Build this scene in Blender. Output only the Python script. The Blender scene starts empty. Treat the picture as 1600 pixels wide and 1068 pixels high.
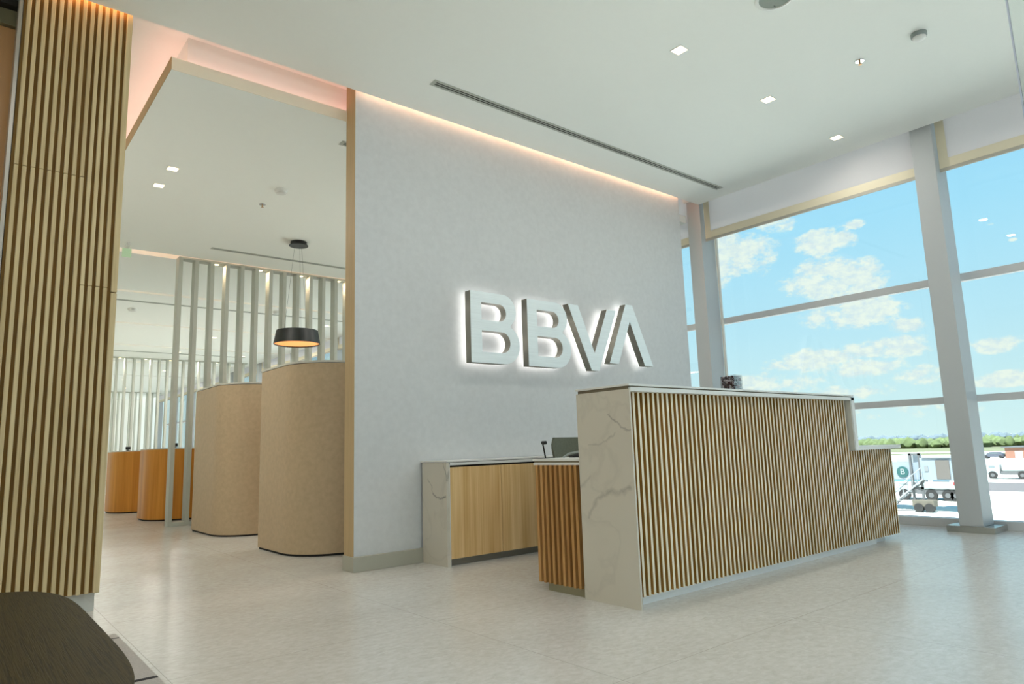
import bpy, bmesh, math, random
from mathutils import Vector, Matrix
random.seed(7)
S = bpy.context.scene
COL = S.collection
pi = math.pi

# ------------------------------------------------------------------ materials
MATS = {}
def nodes_of(name):
    m = bpy.data.materials.new(name); m.use_nodes = True
    nt = m.node_tree
    b = nt.nodes['Principled BSDF']
    return m, nt, b
def lin(c):
    return tuple((v/12.92 if v <= .04045 else ((v+.055)/1.055)**2.4) for v in (x/255 for x in c)) + (1,)
def N(nt, t, **k):
    n = nt.nodes.new(t)
    for a, v in k.items():
        if a.startswith('i_'):
            n.inputs[a[2:].replace('_', ' ')].default_value = v
        else:
            setattr(n, a, v)
    return n
def math_(nt, op, a, b=None, c=None, clamp=False):
    n = nt.nodes.new('ShaderNodeMath'); n.operation = op; n.use_clamp = clamp
    for i, v in enumerate((a, b, c)):
        if v is None: continue
        if isinstance(v, (int, float)): n.inputs[i].default_value = v
        else: nt.links.new(v, n.inputs[i])
    return n.outputs[0]
def plain(name, rgb, rough=.5, metal=0, spec=.5, noise=0, nscale=20, stretch=(1,1,1), bump=0, emit=0):
    m, nt, b = nodes_of(name)
    b.inputs['Roughness'].default_value = rough
    b.inputs['Metallic'].default_value = metal
    b.inputs['Specular IOR Level'].default_value = spec
    c = lin(rgb)
    tc = N(nt, 'ShaderNodeTexCoord'); mp = N(nt, 'ShaderNodeMapping'); mp.inputs['Scale'].default_value = stretch
    nt.links.new(tc.outputs['Object'], mp.inputs['Vector'])
    nz = N(nt, 'ShaderNodeTexNoise'); nz.inputs['Scale'].default_value = nscale; nz.inputs['Detail'].default_value = 4
    nt.links.new(mp.outputs[0], nz.inputs['Vector'])
    r = N(nt, 'ShaderNodeValToRGB'); k = max(noise, .004)
    r.color_ramp.elements[0].position = .3; r.color_ramp.elements[1].position = .7
    r.color_ramp.elements[0].color = tuple(v*(1-k) for v in c[:3]) + (1,)
    r.color_ramp.elements[1].color = tuple(min(1, v*(1+k)) for v in c[:3]) + (1,)
    nt.links.new(nz.outputs['Fac'], r.inputs[0]); nt.links.new(r.outputs[0], b.inputs['Base Color'])
    if bump:
        bp = N(nt, 'ShaderNodeBump'); bp.inputs['Strength'].default_value = bump; bp.inputs['Distance'].default_value = .002
        nt.links.new(nz.outputs['Fac'], bp.inputs['Height']); nt.links.new(bp.outputs[0], b.inputs['Normal'])
    if emit:
        b.inputs['Emission Color'].default_value = c; b.inputs['Emission Strength'].default_value = emit
    MATS[name] = m
    return m
def glow(name, rgb, strength):
    m, nt, b = nodes_of(name)
    b.inputs['Base Color'].default_value = lin(rgb)
    b.inputs['Emission Color'].default_value = lin(rgb); b.inputs['Emission Strength'].default_value = strength
    MATS[name] = m; return m
def wood(name, dark, light, scale=1.0, rough=.5, vary=0.0, pitch=.04, board=0.0, axis='X'):
    m, nt, b = nodes_of(name)
    b.inputs['Roughness'].default_value = rough
    b.inputs['Specular IOR Level'].default_value = .3
    tc = N(nt, 'ShaderNodeTexCoord'); mp = N(nt, 'ShaderNodeMapping')
    mp.inputs['Scale'].default_value = (14*scale, 14*scale, .9*scale)
    nt.links.new(tc.outputs['Object'], mp.inputs['Vector'])
    vec = mp.outputs[0]
    sep = N(nt, 'ShaderNodeSeparateXYZ'); nt.links.new(tc.outputs['Object'], sep.inputs[0])
    cell = None
    if vary or board:
        st = pitch if vary else board
        cell = math_(nt, 'FLOOR', math_(nt, 'DIVIDE', sep.outputs[axis], st))
        wn = N(nt, 'ShaderNodeTexWhiteNoise'); wn.noise_dimensions = '1D'; nt.links.new(cell, wn.inputs['W'])
        off = N(nt, 'ShaderNodeVectorMath'); off.operation = 'ADD'
        nt.links.new(vec, off.inputs[0])
        sc = N(nt, 'ShaderNodeVectorMath'); sc.operation = 'SCALE'; sc.inputs['Scale'].default_value = 9
        nt.links.new(wn.outputs['Color'], sc.inputs[0]); nt.links.new(sc.outputs[0], off.inputs[1])
        vec = off.outputs[0]
    n1 = N(nt, 'ShaderNodeTexNoise'); n1.inputs['Scale'].default_value = .8; n1.inputs['Detail'].default_value = 6; n1.inputs['Distortion'].default_value = 1.2
    nt.links.new(vec, n1.inputs['Vector'])
    mp2 = N(nt, 'ShaderNodeMapping'); mp2.inputs['Scale'].default_value = (5, 5, 1.2); nt.links.new(vec, mp2.inputs['Vector'])
    n2 = N(nt, 'ShaderNodeTexNoise'); n2.inputs['Scale'].default_value = 2.2; n2.inputs['Detail'].default_value = 5
    nt.links.new(mp2.outputs[0], n2.inputs['Vector'])
    f = math_(nt, 'ADD', math_(nt, 'MULTIPLY', n1.outputs['Fac'], .65), math_(nt, 'MULTIPLY', n2.outputs['Fac'], .35))
    if cell is not None:
        f = math_(nt, 'ADD', f, math_(nt, 'MULTIPLY', math_(nt, 'SUBTRACT', wn.outputs['Value'], .5), (vary or .16)))
    r = N(nt, 'ShaderNodeValToRGB')
    r.color_ramp.elements[0].position = .32; r.color_ramp.elements[0].color = lin(dark)
    r.color_ramp.elements[1].position = .68; r.color_ramp.elements[1].color = lin(light)
    nt.links.new(f, r.inputs[0]); nt.links.new(r.outputs[0], b.inputs['Base Color'])
    bp = N(nt, 'ShaderNodeBump'); bp.inputs['Strength'].default_value = .12; bp.inputs['Distance'].default_value = .001
    nt.links.new(n2.outputs['Fac'], bp.inputs['Height']); nt.links.new(bp.outputs[0], b.inputs['Normal'])
    MATS[name] = m; return m
def marble(name, veins, base=(206,200,186), vein=(120,116,110)):
    """veins: list of (y0,z0,y1,z1,width,strength) in the slab's own metres."""
    m, nt, b = nodes_of(name)
    b.inputs['Roughness'].default_value = .32; b.inputs['Specular IOR Level'].default_value = .4
    tc = N(nt, 'ShaderNodeTexCoord')
    nz = N(nt, 'ShaderNodeTexNoise'); nz.inputs['Scale'].default_value = 7; nz.inputs['Detail'].default_value = 6
    nt.links.new(tc.outputs['Object'], nz.inputs['Vector'])
    sub = N(nt, 'ShaderNodeVectorMath'); sub.operation = 'SUBTRACT'; sub.inputs[1].default_value = (.5,.5,.5)
    nt.links.new(nz.outputs['Color'], sub.inputs[0])
    sc = N(nt, 'ShaderNodeVectorMath'); sc.operation = 'SCALE'; sc.inputs['Scale'].default_value = .16; nt.links.new(sub.outputs[0], sc.inputs[0])
    ad = N(nt, 'ShaderNodeVectorMath'); ad.operation = 'ADD'; nt.links.new(tc.outputs['Object'], ad.inputs[0]); nt.links.new(sc.outputs[0], ad.inputs[1])
    sep = N(nt, 'ShaderNodeSeparateXYZ'); nt.links.new(ad.outputs[0], sep.inputs[0])
    Y, Z = sep.outputs['Y'], sep.outputs['Z']
    tot = None
    for (y0, z0, y1, z1, w, st) in veins:
        dy, dz = y1-y0, z1-z0; L2 = dy*dy+dz*dz
        py = math_(nt, 'SUBTRACT', Y, y0); pz = math_(nt, 'SUBTRACT', Z, z0)
        t = math_(nt, 'DIVIDE', math_(nt, 'ADD', math_(nt, 'MULTIPLY', py, dy), math_(nt, 'MULTIPLY', pz, dz)), L2, clamp=True)
        ey = math_(nt, 'SUBTRACT', py, math_(nt, 'MULTIPLY', t, dy)); ez = math_(nt, 'SUBTRACT', pz, math_(nt, 'MULTIPLY', t, dz))
        d = math_(nt, 'SQRT', math_(nt, 'ADD', math_(nt, 'MULTIPLY', ey, ey), math_(nt, 'MULTIPLY', ez, ez)))
        v = math_(nt, 'MULTIPLY', math_(nt, 'SUBTRACT', 1.0, math_(nt, 'DIVIDE', d, w), clamp=True), st)
        tot = v if tot is None else math_(nt, 'MAXIMUM', tot, v)
    # faint cloudy veining everywhere
    n3 = N(nt, 'ShaderNodeTexNoise'); n3.inputs['Scale'].default_value = 2.3; n3.inputs['Detail'].default_value = 5; n3.inputs['Distortion'].default_value = .8
    nt.links.new(tc.outputs['Object'], n3.inputs['Vector'])
    a = math_(nt, 'ABSOLUTE', math_(nt, 'SUBTRACT', n3.outputs['Fac'], .5))
    fa = math_(nt, 'MULTIPLY', math_(nt, 'SUBTRACT', 1.0, math_(nt, 'DIVIDE', a, .03), clamp=True), .10)
    n4 = N(nt, 'ShaderNodeTexNoise'); n4.inputs['Scale'].default_value = 11; nt.links.new(tc.outputs['Object'], n4.inputs['Vector'])
    tot = fa if tot is None else math_(nt, 'ADD', math_(nt, 'MULTIPLY', tot, math_(nt, 'ADD', n4.outputs['Fac'], .35)), fa, clamp=True)
    mx = N(nt, 'ShaderNodeMix'); mx.data_type = 'RGBA'
    mx.inputs['A'].default_value = lin(base); mx.inputs['B'].default_value = lin(vein)
    nt.links.new(tot, mx.inputs['Factor']); nt.links.new(mx.outputs['Result'], b.inputs['Base Color'])
    MATS[name] = m; return m

def floor_mat():
    m, nt, b = nodes_of('floor_tile')
    tc = N(nt, 'ShaderNodeTexCoord'); sep = N(nt, 'ShaderNodeSeparateXYZ'); nt.links.new(tc.outputs['Object'], sep.inputs[0])
    def line(o, off, pitch, w):
        t = math_(nt, 'DIVIDE', math_(nt, 'SUBTRACT', o, off), pitch)
        fr = math_(nt, 'ABSOLUTE', math_(nt, 'SUBTRACT', t, math_(nt, 'ROUND', t)))
        return math_(nt, 'LESS_THAN', fr, w/pitch)
    l = math_(nt, 'MAXIMUM', line(sep.outputs['X'], 3.155, 1.22, .0016), line(sep.outputs['Y'], 1.775, 1.22, .0016))
    mp = N(nt, 'ShaderNodeMapping'); mp.inputs['Scale'].default_value = (1, 1.6, 1); mp.inputs['Rotation'].default_value = (0, 0, .5); nt.links.new(tc.outputs['Object'], mp.inputs['Vector'])
    n1 = N(nt, 'ShaderNodeTexNoise'); n1.inputs['Scale'].default_value = 22; n1.inputs['Detail'].default_value = 8; n1.inputs['Roughness'].default_value = .68; n1.inputs['Distortion'].default_value = .6
    n2 = N(nt, 'ShaderNodeTexNoise'); n2.inputs['Scale'].default_value = 1.3; n2.inputs['Detail'].default_value = 3
    vo = N(nt, 'ShaderNodeTexVoronoi'); vo.inputs['Scale'].default_value = 34; vo.feature = 'F1'
    for n in (n1, n2, vo): nt.links.new(mp.outputs[0], n.inputs['Vector'])
    sepc = N(nt, 'ShaderNodeSeparateColor'); nt.links.new(vo.outputs['Color'], sepc.inputs[0])
    chip = math_(nt, 'MULTIPLY', math_(nt, 'GREATER_THAN', sepc.outputs[0], .88), math_(nt, 'LESS_THAN', vo.outputs['Distance'], .30))
    f = math_(nt, 'ADD', math_(nt, 'MULTIPLY', n1.outputs['Fac'], .7), math_(nt, 'MULTIPLY', n2.outputs['Fac'], .3))
    f = math_(nt, 'ADD', f, math_(nt, 'MULTIPLY', chip, .07))
    r = N(nt, 'ShaderNodeValToRGB')
    r.color_ramp.elements[0].position = .38; r.color_ramp.elements[0].color = lin((194,190,182))
    r.color_ramp.elements[1].position = .62; r.color_ramp.elements[1].color = lin((211,209,204))
    nt.links.new(f, r.inputs[0])
    mx = N(nt, 'ShaderNodeMix'); mx.data_type = 'RGBA'; mx.inputs['B'].default_value = lin((172,168,160))
    nt.links.new(l, mx.inputs['Factor']); nt.links.new(r.outputs[0], mx.inputs['A']); nt.links.new(mx.outputs['Result'], b.inputs['Base Color'])
    rr = math_(nt, 'ADD', math_(nt, 'MULTIPLY', n1.outputs['Fac'], .02), .25)
    nt.links.new(rr, b.inputs['Roughness']); b.inputs['Specular IOR Level'].default_value = .75
    bp = N(nt, 'ShaderNodeBump'); bp.inputs['Strength'].default_value = .0; bp.inputs['Distance'].default_value = .001
    nt.links.new(n1.outputs['Fac'], bp.inputs['Height']); nt.links.new(bp.outputs[0], b.inputs['Normal'])
    MATS['floor'] = m; return m

def glass_mat(name, tint=(255,255,255), ior=1.45):
    m = bpy.data.materials.new(name); m.use_nodes = True; nt = m.node_tree; nt.nodes.clear()
    o = N(nt, 'ShaderNodeOutputMaterial'); t = N(nt, 'ShaderNodeBsdfTransparent'); g = N(nt, 'ShaderNodeBsdfGlossy')
    t.inputs['Color'].default_value = lin(tint); g.inputs['Roughness'].default_value = .0
    fr = N(nt, 'ShaderNodeFresnel'); fr.inputs['IOR'].default_value = ior
    mx = N(nt, 'ShaderNodeMixShader'); nt.links.new(math_(nt, 'MULTIPLY', fr.outputs[0], .6), mx.inputs[0]); nt.links.new(t.outputs[0], mx.inputs[1]); nt.links.new(g.outputs[0], mx.inputs[2])
    nt.links.new(mx.outputs[0], o.inputs[0]); MATS[name] = m; return m
def fabric_trans(name, rgb, tr=.5):
    m = bpy.data.materials.new(name); m.use_nodes = True; nt = m.node_tree; nt.nodes.clear()
    o = N(nt, 'ShaderNodeOutputMaterial'); d = N(nt, 'ShaderNodeBsdfDiffuse'); t = N(nt, 'ShaderNodeBsdfTranslucent')
    tc = N(nt, 'ShaderNodeTexCoord'); nz = N(nt, 'ShaderNodeTexNoise'); nz.inputs['Scale'].default_value = 300; nt.links.new(tc.outputs['Object'], nz.inputs['Vector'])
    r = N(nt, 'ShaderNodeValToRGB'); c = lin(rgb)
    r.color_ramp.elements[0].color = tuple(v*.95 for v in c[:3])+(1,); r.color_ramp.elements[1].color = c
    nt.links.new(nz.outputs['Fac'], r.inputs[0]); nt.links.new(r.outputs[0], d.inputs[0]); nt.links.new(r.outputs[0], t.inputs[0])
    mx = N(nt, 'ShaderNodeMixShader'); mx.inputs[0].default_value = tr
    nt.links.new(d.outputs[0], mx.inputs[1]); nt.links.new(t.outputs[0], mx.inputs[2]); nt.links.new(mx.outputs[0], o.inputs[0]); MATS[name] = m; return m

CEIL = plain('ceiling_paint', (246,248,244), .9, spec=.1)
PAINT = plain('white_paint', (240,240,234), .8, spec=.2)
PLASTER = plain('grey_wallcovering', (207,209,210), .75, spec=.25, noise=.035, nscale=24, bump=.2)
ENDCAP = plain('wall_end_veneer', (186,160,118), .6, noise=.06, nscale=3, stretch=(20,20,1))
BASEB = plain('baseboard_paint', (172,170,156), .5)
BOOTH = plain('booth_covering', (190,167,136), .5, spec=.35, noise=.07, nscale=26, bump=.3)
CAPM = plain('booth_cap', (200,198,188), .4)
DARKGAP = plain('shadow_gap', (30,28,24), .8)
TOE = plain('toe_kick_metal', (160,160,152), .35, metal=.7)
FIN = plain('fin_lacquer', (190,192,182), .5, spec=.4)
STEELC = plain('column_steel', (186,190,192), .5, spec=.4)
STEELD = plain('plate_steel', (186,188,184), .22, metal=.85)
FRAME = plain('window_frame', (196,198,200), .45)
FRAMEL = plain('window_frame_light', (222,218,208), .45)
SLAB = plain('solid_surface_white', (224,224,220), .35, spec=.5)
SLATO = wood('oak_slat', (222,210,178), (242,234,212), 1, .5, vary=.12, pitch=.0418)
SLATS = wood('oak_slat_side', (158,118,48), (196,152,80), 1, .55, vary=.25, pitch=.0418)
SLATP = wood('oak_slat_panel', (186,164,122), (218,200,158), 1, .5, vary=.10, pitch=.0395)
SLATY = wood('oak_slat_return', (156,110,58), (202,156,98), 1, .5, vary=.12, pitch=.042, axis='Y')
SLATB = plain('slat_backing', (120,88,34), .7, noise=.1, nscale=4, stretch=(6,6,1))
OAKD = wood('oak_door', (198,154,94), (238,208,156), .55, .45, board=.115)
COUNTW = wood('honey_wood', (186,116,34), (222,154,66), .4, .4, board=.21)
TABLEW = wood('table_oak', (60,50,26), (84,72,42), .6, .35)
def table_wood():
    m, nt, b = nodes_of('table_stained_oak')
    tc = N(nt, 'ShaderNodeTexCoord'); mp = N(nt, 'ShaderNodeMapping'); mp.inputs['Rotation'].default_value = (0, 0, .55); mp.inputs['Scale'].default_value = (110, 3.5, 1)
    nt.links.new(tc.outputs['Object'], mp.inputs[0])
    n = N(nt, 'ShaderNodeTexNoise'); n.inputs['Scale'].default_value = 1.6; n.inputs['Detail'].default_value = 5; n.inputs['Distortion'].default_value = 1.5
    nt.links.new(mp.outputs[0], n.inputs['Vector'])
    r = N(nt, 'ShaderNodeValToRGB'); r.color_ramp.elements[0].position = .36; r.color_ramp.elements[0].color = lin((28,22,6))
    r.color_ramp.elements[1].position = .52; r.color_ramp.elements[1].color = lin((54,45,16))
    nt.links.new(n.outputs['Fac'], r.inputs[0]); nt.links.new(r.outputs[0], b.inputs['Base Color'])
    b.inputs['Roughness'].default_value = .5; b.inputs['Specular IOR Level'].default_value = .12
    bp = N(nt, 'ShaderNodeBump'); bp.inputs['Strength'].default_value = .5; bp.inputs['Distance'].default_value = .002
    nt.links.new(n.outputs['Fac'], bp.inputs['Height']); nt.links.new(bp.outputs[0], b.inputs['Normal']); return m
TABLEW = table_wood()
DOORW = plain('door_veneer', (204,156,104), .35, noise=.06, nscale=2, stretch=(12,12,1))
RUGM = plain('rug_wool', (178,172,166), .95, noise=.12, nscale=160, bump=.6)
RUGD = plain('rug_stripe', (40,38,40), .95, noise=.1, nscale=90)
BLACK = plain('black_metal', (30,34,34), .4, spec=.4)
BLACKP = plain('black_plastic', (26,26,28), .45)
GREYF = plain('chair_fabric', (104,108,92), .85, noise=.12, nscale=90, bump=.4)
CHROME = plain('chrome', (200,200,200), .15, metal=1)
BRASS = plain('brass', (170,130,90), .3, metal=.9)
PLAST = plain('white_plastic', (226,226,222), .4)
PLASTG = plain('grey_plastic', (150,160,158), .4)
VENTM = plain('vent_aluminium', (186,190,182), .4, metal=.3)
SIGNF = plain('sign_brushed_face', (234,242,244), .42, metal=.1, noise=.05, nscale=3, stretch=(1,1,60))
SIGNS = plain('sign_brushed_side', (150,146,134), .35, metal=.85, noise=.08, nscale=3, stretch=(60,1,1))
HALO = glow('sign_halo_led', (255,252,248), 1.6)
LAMPD = glow('pendant_diffuser', (255,176,104), 1.0)
LEDD = glow('downlight_diffuser', (255,232,180), 6.0)
MARB = marble('marble_desk_end', [(2.44,.92,2.54,1.00,.008,.6),(2.39,.895,2.44,.92,.008,.55),(2.50,.895,2.56,.87,.008,.4),(2.56,.87,2.70,.83,.008,.32),(2.42,.60,2.50,.61,.022,.55),(2.50,.61,2.64,.545,.018,.42),(2.64,.545,2.76,.46,.016,.38),(2.70,.66,2.79,.58,.018,.3)])
MARBC = marble('marble_credenza_end', [(4.235,.50,4.31,.475,.014,1.0),(4.31,.475,4.42,.53,.012,.9),(4.42,.53,4.50,.60,.008,.7),(4.27,.74,4.235,.62,.009,.6)])
MARBG = marble('marble_plain', [], base=(206,206,200))
GLASS = glass_mat('window_glass', (246,250,250))
GLASSP = glass_mat('partition_glass', (252,254,253))
ACRY = glass_mat('acrylic', (250,250,250))
EDGE = plain('glass_edge', (196,206,222), .1, spec=.8)
BLINDT = fabric_trans('blind_fabric', (236,232,232), .62)
BLINDB = plain('blind_border', (224,216,192), .85)  # opaque beige strips along the bottom and one side
BLINDG = plain('blind_bar', (176,172,160), .6)
FLOOR = floor_mat()
APRON = plain('apron_concrete', (222,224,214), .9, noise=.05, nscale=.2)
ASPH = plain('asphalt', (92,90,90), .9, noise=.05, nscale=.1)
GRASS = plain('field_grass', (98,102,76), .95, noise=.15, nscale=.02)
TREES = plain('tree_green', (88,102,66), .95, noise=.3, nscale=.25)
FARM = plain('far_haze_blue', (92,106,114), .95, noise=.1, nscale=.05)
BRICK = plain('brick_red', (128,92,78), .9, noise=.06, nscale=2)
TRW = plain('vehicle_white', (146,154,156), .4)
TRG = plain('vehicle_grey', (84,86,88), .6)
TYRE = plain('tyre', (34,34,34), .8)
JETB = plain('jetbridge_panel', (126,138,148), .5)
JETS = plain('jetbridge_shutter', (92,88,84), .7)
TEAL = plain('teal_paint', (34,80,80), .6)
TEALL = plain('pale_teal_band', (88,130,138), .6)
REDP = plain('red_paint', (160,44,44), .5)
BLUEP = plain('pale_blue_print', (70,112,132), .5)
YEL = plain('drive_unit_ochre', (92,88,78), .7)

# ------------------------------------------------------------------ geometry helpers
class MB:
    def __init__(s): s.bm = bmesh.new()
    def box(s, x0, x1, y0, y1, z0, z1, mi=0):
        v = [s.bm.verts.new(p) for p in ((x0,y0,z0),(x1,y0,z0),(x1,y1,z0),(x0,y1,z0),(x0,y0,z1),(x1,y0,z1),(x1,y1,z1),(x0,y1,z1))]
        for f in ((0,3,2,1),(4,5,6,7),(0,1,5,4),(1,2,6,5),(2,3,7,6),(3,0,4,7)):
            fc = s.bm.faces.new([v[i] for i in f]); fc.material_index = mi
        return s
    def prism(s, pts, z0, z1, mi=0):
        a = [s.bm.verts.new((x, y, z0)) for x, y in pts]; b = [s.bm.verts.new((x, y, z1)) for x, y in pts]
        n = len(pts)
        s.bm.faces.new(a[::-1]); s.bm.faces.new(b)
        for i in range(n): s.bm.faces.new((a[i], a[(i+1)%n], b[(i+1)%n], b[i])).material_index = mi
        return s
    def ring(s, o, i_, z0, z1):
        n = len(o)
        V = [[s.bm.verts.new((x, y, z)) for x, y in L] for L, z in ((o,z0),(i_,z0),(o,z1),(i_,z1))]
        for k in range(n):
            j = (k+1) % n
            for a, b in ((0,2),(2,3),(3,1),(1,0)):
                s.bm.faces.new((V[a][k], V[a][j], V[b][j], V[b][k]))
        return s
    def tube(s, pts, r, seg=10, caps=True):
        """tube along points; r a number or a list."""
        rs = r if isinstance(r, (list, tuple)) else [r]*len(pts)
        P = [Vector(p) for p in pts]; prev = None; rings = []
        for k, p in enumerate(P):
            t = (P[min(k+1, len(P)-1)] - P[max(k-1, 0)])
            t = t.normalized() if t.length > 1e-9 else Vector((0,0,1))
            u = t.cross(Vector((0,0,1)) if abs(t.z) < .95 else Vector((1,0,0))).normalized() if prev is None else (prev - t*prev.dot(t)).normalized()
            prev = u; w = t.cross(u)
            rings.append([s.bm.verts.new(p + (u*math.cos(2*pi*i/seg) + w*math.sin(2*pi*i/seg))*rs[k]) for i in range(seg)])
        for a, b in zip(rings, rings[1:]):
            for i in range(seg): s.bm.faces.new((a[i], a[(i+1)%seg], b[(i+1)%seg], b[i]))
        if caps:
            s.bm.faces.new(rings[0][::-1]); s.bm.faces.new(rings[-1])
        return s
    def lathe(s, c, prof, seg=40):
        """profile of (r, z) revolved about a vertical axis through c."""
        rings = []
        for r, z in prof:
            if r < 1e-6: rings.append([s.bm.verts.new((c[0], c[1], c[2]+z))])
            else: rings.append([s.bm.verts.new((c[0]+r*math.cos(2*pi*i/seg), c[1]+r*math.sin(2*pi*i/seg), c[2]+z)) for i in range(seg)])
        for a, b in zip(rings, rings[1:]):
            for i in range(seg):
                j = (i+1) % seg
                if len(a) == 1 and len(b) == 1: continue
                if len(a) == 1: s.bm.faces.new((a[0], b[j], b[i]))
                elif len(b) == 1: s.bm.faces.new((a[i], a[j], b[0]))
                else: s.bm.faces.new((a[i], a[j], b[j], b[i]))
        return s
    def rbox(s, x0, x1, y0, y1, z0, z1, r, seg=3):
        b = bmesh.new(); bmesh.ops.create_cube(b, size=1)
        for v in b.verts: v.co = Vector(((x0+x1)/2+v.co.x*(x1-x0), (y0+y1)/2+v.co.y*(y1-y0), (z0+z1)/2+v.co.z*(z1-z0)))
        bmesh.ops.bevel(b, geom=list(b.edges), offset=r, segments=seg, affect='EDGES', profile=.5)
        me = bpy.data.meshes.new('t'); b.to_mesh(me); b.free(); s.bm.from_mesh(me); bpy.data.meshes.remove(me)
        return s
    def xf(s, M, start=0):
        s.bm.verts.ensure_lookup_table()
        for v in s.bm.verts[start:]: v.co = M @ v.co
        return s
    def build(s, name, mat, parent=None, smooth=False, bevel=0):
        bmesh.ops.recalc_face_normals(s.bm, faces=s.bm.faces)
        org = Vector((0,0,0))
        if parent is None and s.bm.verts:
            xs = [v.co for v in s.bm.verts]
            mn = [min(v[i] for v in xs) for i in range(3)]; mx = [max(v[i] for v in xs) for i in range(3)]
            org = Vector(((mn[0]+mx[0])/2, (mn[1]+mx[1])/2, mn[2]))
            if not s.keep_world:
                for v in s.bm.verts: v.co -= org
            else: org = Vector((0,0,0))
        me = bpy.data.meshes.new(name); s.bm.to_mesh(me); s.bm.free()
        for mm in (mat if isinstance(mat, (list, tuple)) else [mat]): me.materials.append(mm)
        if smooth: me.shade_smooth()
        if smooth: me.set_sharp_from_angle(angle=.6)
        o = bpy.data.objects.new(name, me); COL.objects.link(o)
        if parent is not None:
            o.parent = parent
            w = Vector((0,0,0)); p = parent
            while p is not None: w += p.location; p = p.parent
            o.location = -w
        else: o.location = org
        if bevel:
            md = o.modifiers.new('bevel', 'BEVEL'); md.width = bevel; md.segments = 2; md.limit_method = 'ANGLE'
        return o
    keep_world = False
def W():
    m = MB(); m.keep_world = True; return m
def empty(name, loc, parent=None):
    o = bpy.data.objects.new(name, None); COL.objects.link(o); o.location = loc; o.empty_display_size = .1
    if parent is not None: o.parent = parent
    return o
def tag(o, label, cat, group=None):
    o['label'] = label; o['category'] = cat
    if group: o['group'] = group
    return o
def struct(o):
    o['kind'] = 'structure'; return o
def copy_tree(o, parent=None, dx=(0,0,0)):
    c = o.copy(); COL.objects.link(c); c.parent = parent
    if parent is None: c.location = o.location + Vector(dx)
    for ch in [x for x in o.children]: copy_tree(ch, c)
    return c
def arc(cx, cy, r, a0, a1, n=12):
    return [(cx+r*math.cos(a0+(a1-a0)*i/n), cy+r*math.sin(a0+(a1-a0)*i/n)) for i in range(n+1)]
def area(name, loc, sx, sy, power, color, rot=(0,0,0), spread=pi):
    l = bpy.data.lights.new(name, 'AREA'); l.shape = 'RECTANGLE'; l.size = sx; l.size_y = sy; l.energy = power; l.color = color; l.spread = spread
    o = bpy.data.objects.new(name, l); COL.objects.link(o); o.location = loc; o.rotation_euler = rot
    return o

# ------------------------------------------------------------------ camera
cam = bpy.data.cameras.new('camera'); co = bpy.data.objects.new('camera', cam); COL.objects.link(co)
cam.sensor_width = 36; cam.lens = 23.8525; cam.clip_start = .05; cam.clip_end = 3000
Rw = Matrix(((0.7732722143408232, -0.07307872472052629, -0.6298488568868421), (-0.6332896748442352, -0.138409288838185, -0.7614374934943714), (-0.031532051378288906, 0.9876752344554001, -0.15330805908153536)))
# world = camera axes in columns: x right, y up, z backwards
co.matrix_world = Matrix.Translation((0, 0, .84)) @ Rw.to_4x4()
S.camera = co

# ------------------------------------------------------------------ room shell
CZ, PZ, RZ = 3.645, 3.465, 3.80
YW = 4.605            # face of the lettered wall
struct(W().box(-4, 7.30, -4.5, 34.3, -.3, 0).build('floor', FLOOR))
# main hall ceiling (stops short of the lettered wall and of the facade: shadow gaps)
struct(W().box(-4, 6.74, -4.5, 4.557, CZ, CZ+.07).box(-4, .125, 4.557, 4.80, CZ, CZ+.07).build('ceiling', CEIL))
# slab above everything
struct(W().box(-4, 7.30, -4.5, 34.3, 4.15, 4.4).build('ceiling', PAINT))
struct(W().box(-4, 6.74, 4.2, 34, RZ, RZ+.05).build('ceiling', CEIL))
# bulkhead at the facade edge of the ceiling (blind pocket)
struct(W().box(6.70, 6.74, -4.5, 4.75, CZ+.07, 4.15).build('trim_1', PAINT))
# bays of lowered ceiling in the desk hall
bays = [(4.75, 9.40), (9.60, 11.80), (11.92, 14.66), (14.78, 17.55), (17.67, 20.6), (20.72, 24), (24.12, 30.5), (30.6, 34)]
for k, (a, b) in enumerate(bays):
    x0 = .985 if k == 0 else .60
    m = W().box(x0, 6.74, a, b, PZ, PZ+.09)
    m.box(x0+.12, 6.70, a+.10, b-(.10 if k else .04), PZ+.09, RZ)
    struct(m.build('ceiling', CEIL))
struct(W().box(.985, 2.30, 4.744, 4.7499, PZ, PZ+.09).build('trim_5', plain('fascia_daylit_beige', (240,232,212), .6)))  # paler than the side strip: daylight on the front put into its colour
struct(W().box(.979, .9849, 4.744, 9.40, PZ, PZ+.09).build('trim_6', ENDCAP))
# walls
struct(W().box(2.282, 6.41, YW, 4.75, 0, RZ).build('wall_front', PLASTER))
struct(W().box(2.278, 2.2819, YW-.002, 4.752, .1, RZ).build('trim_2', ENDCAP))
struct(W().box(2.265, 6.41, 4.575, 4.7495, 0, .104).build('baseboard_front', BASEB, bevel=.003))
struct(W().box(.10, .30, 4.92, 34, 0, 4.15).build('wall_left', PAINT))
struct(W().box(.10, 7.3, 34, 34.2, 0, 4.15).build('wall_far', PAINT))
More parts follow.
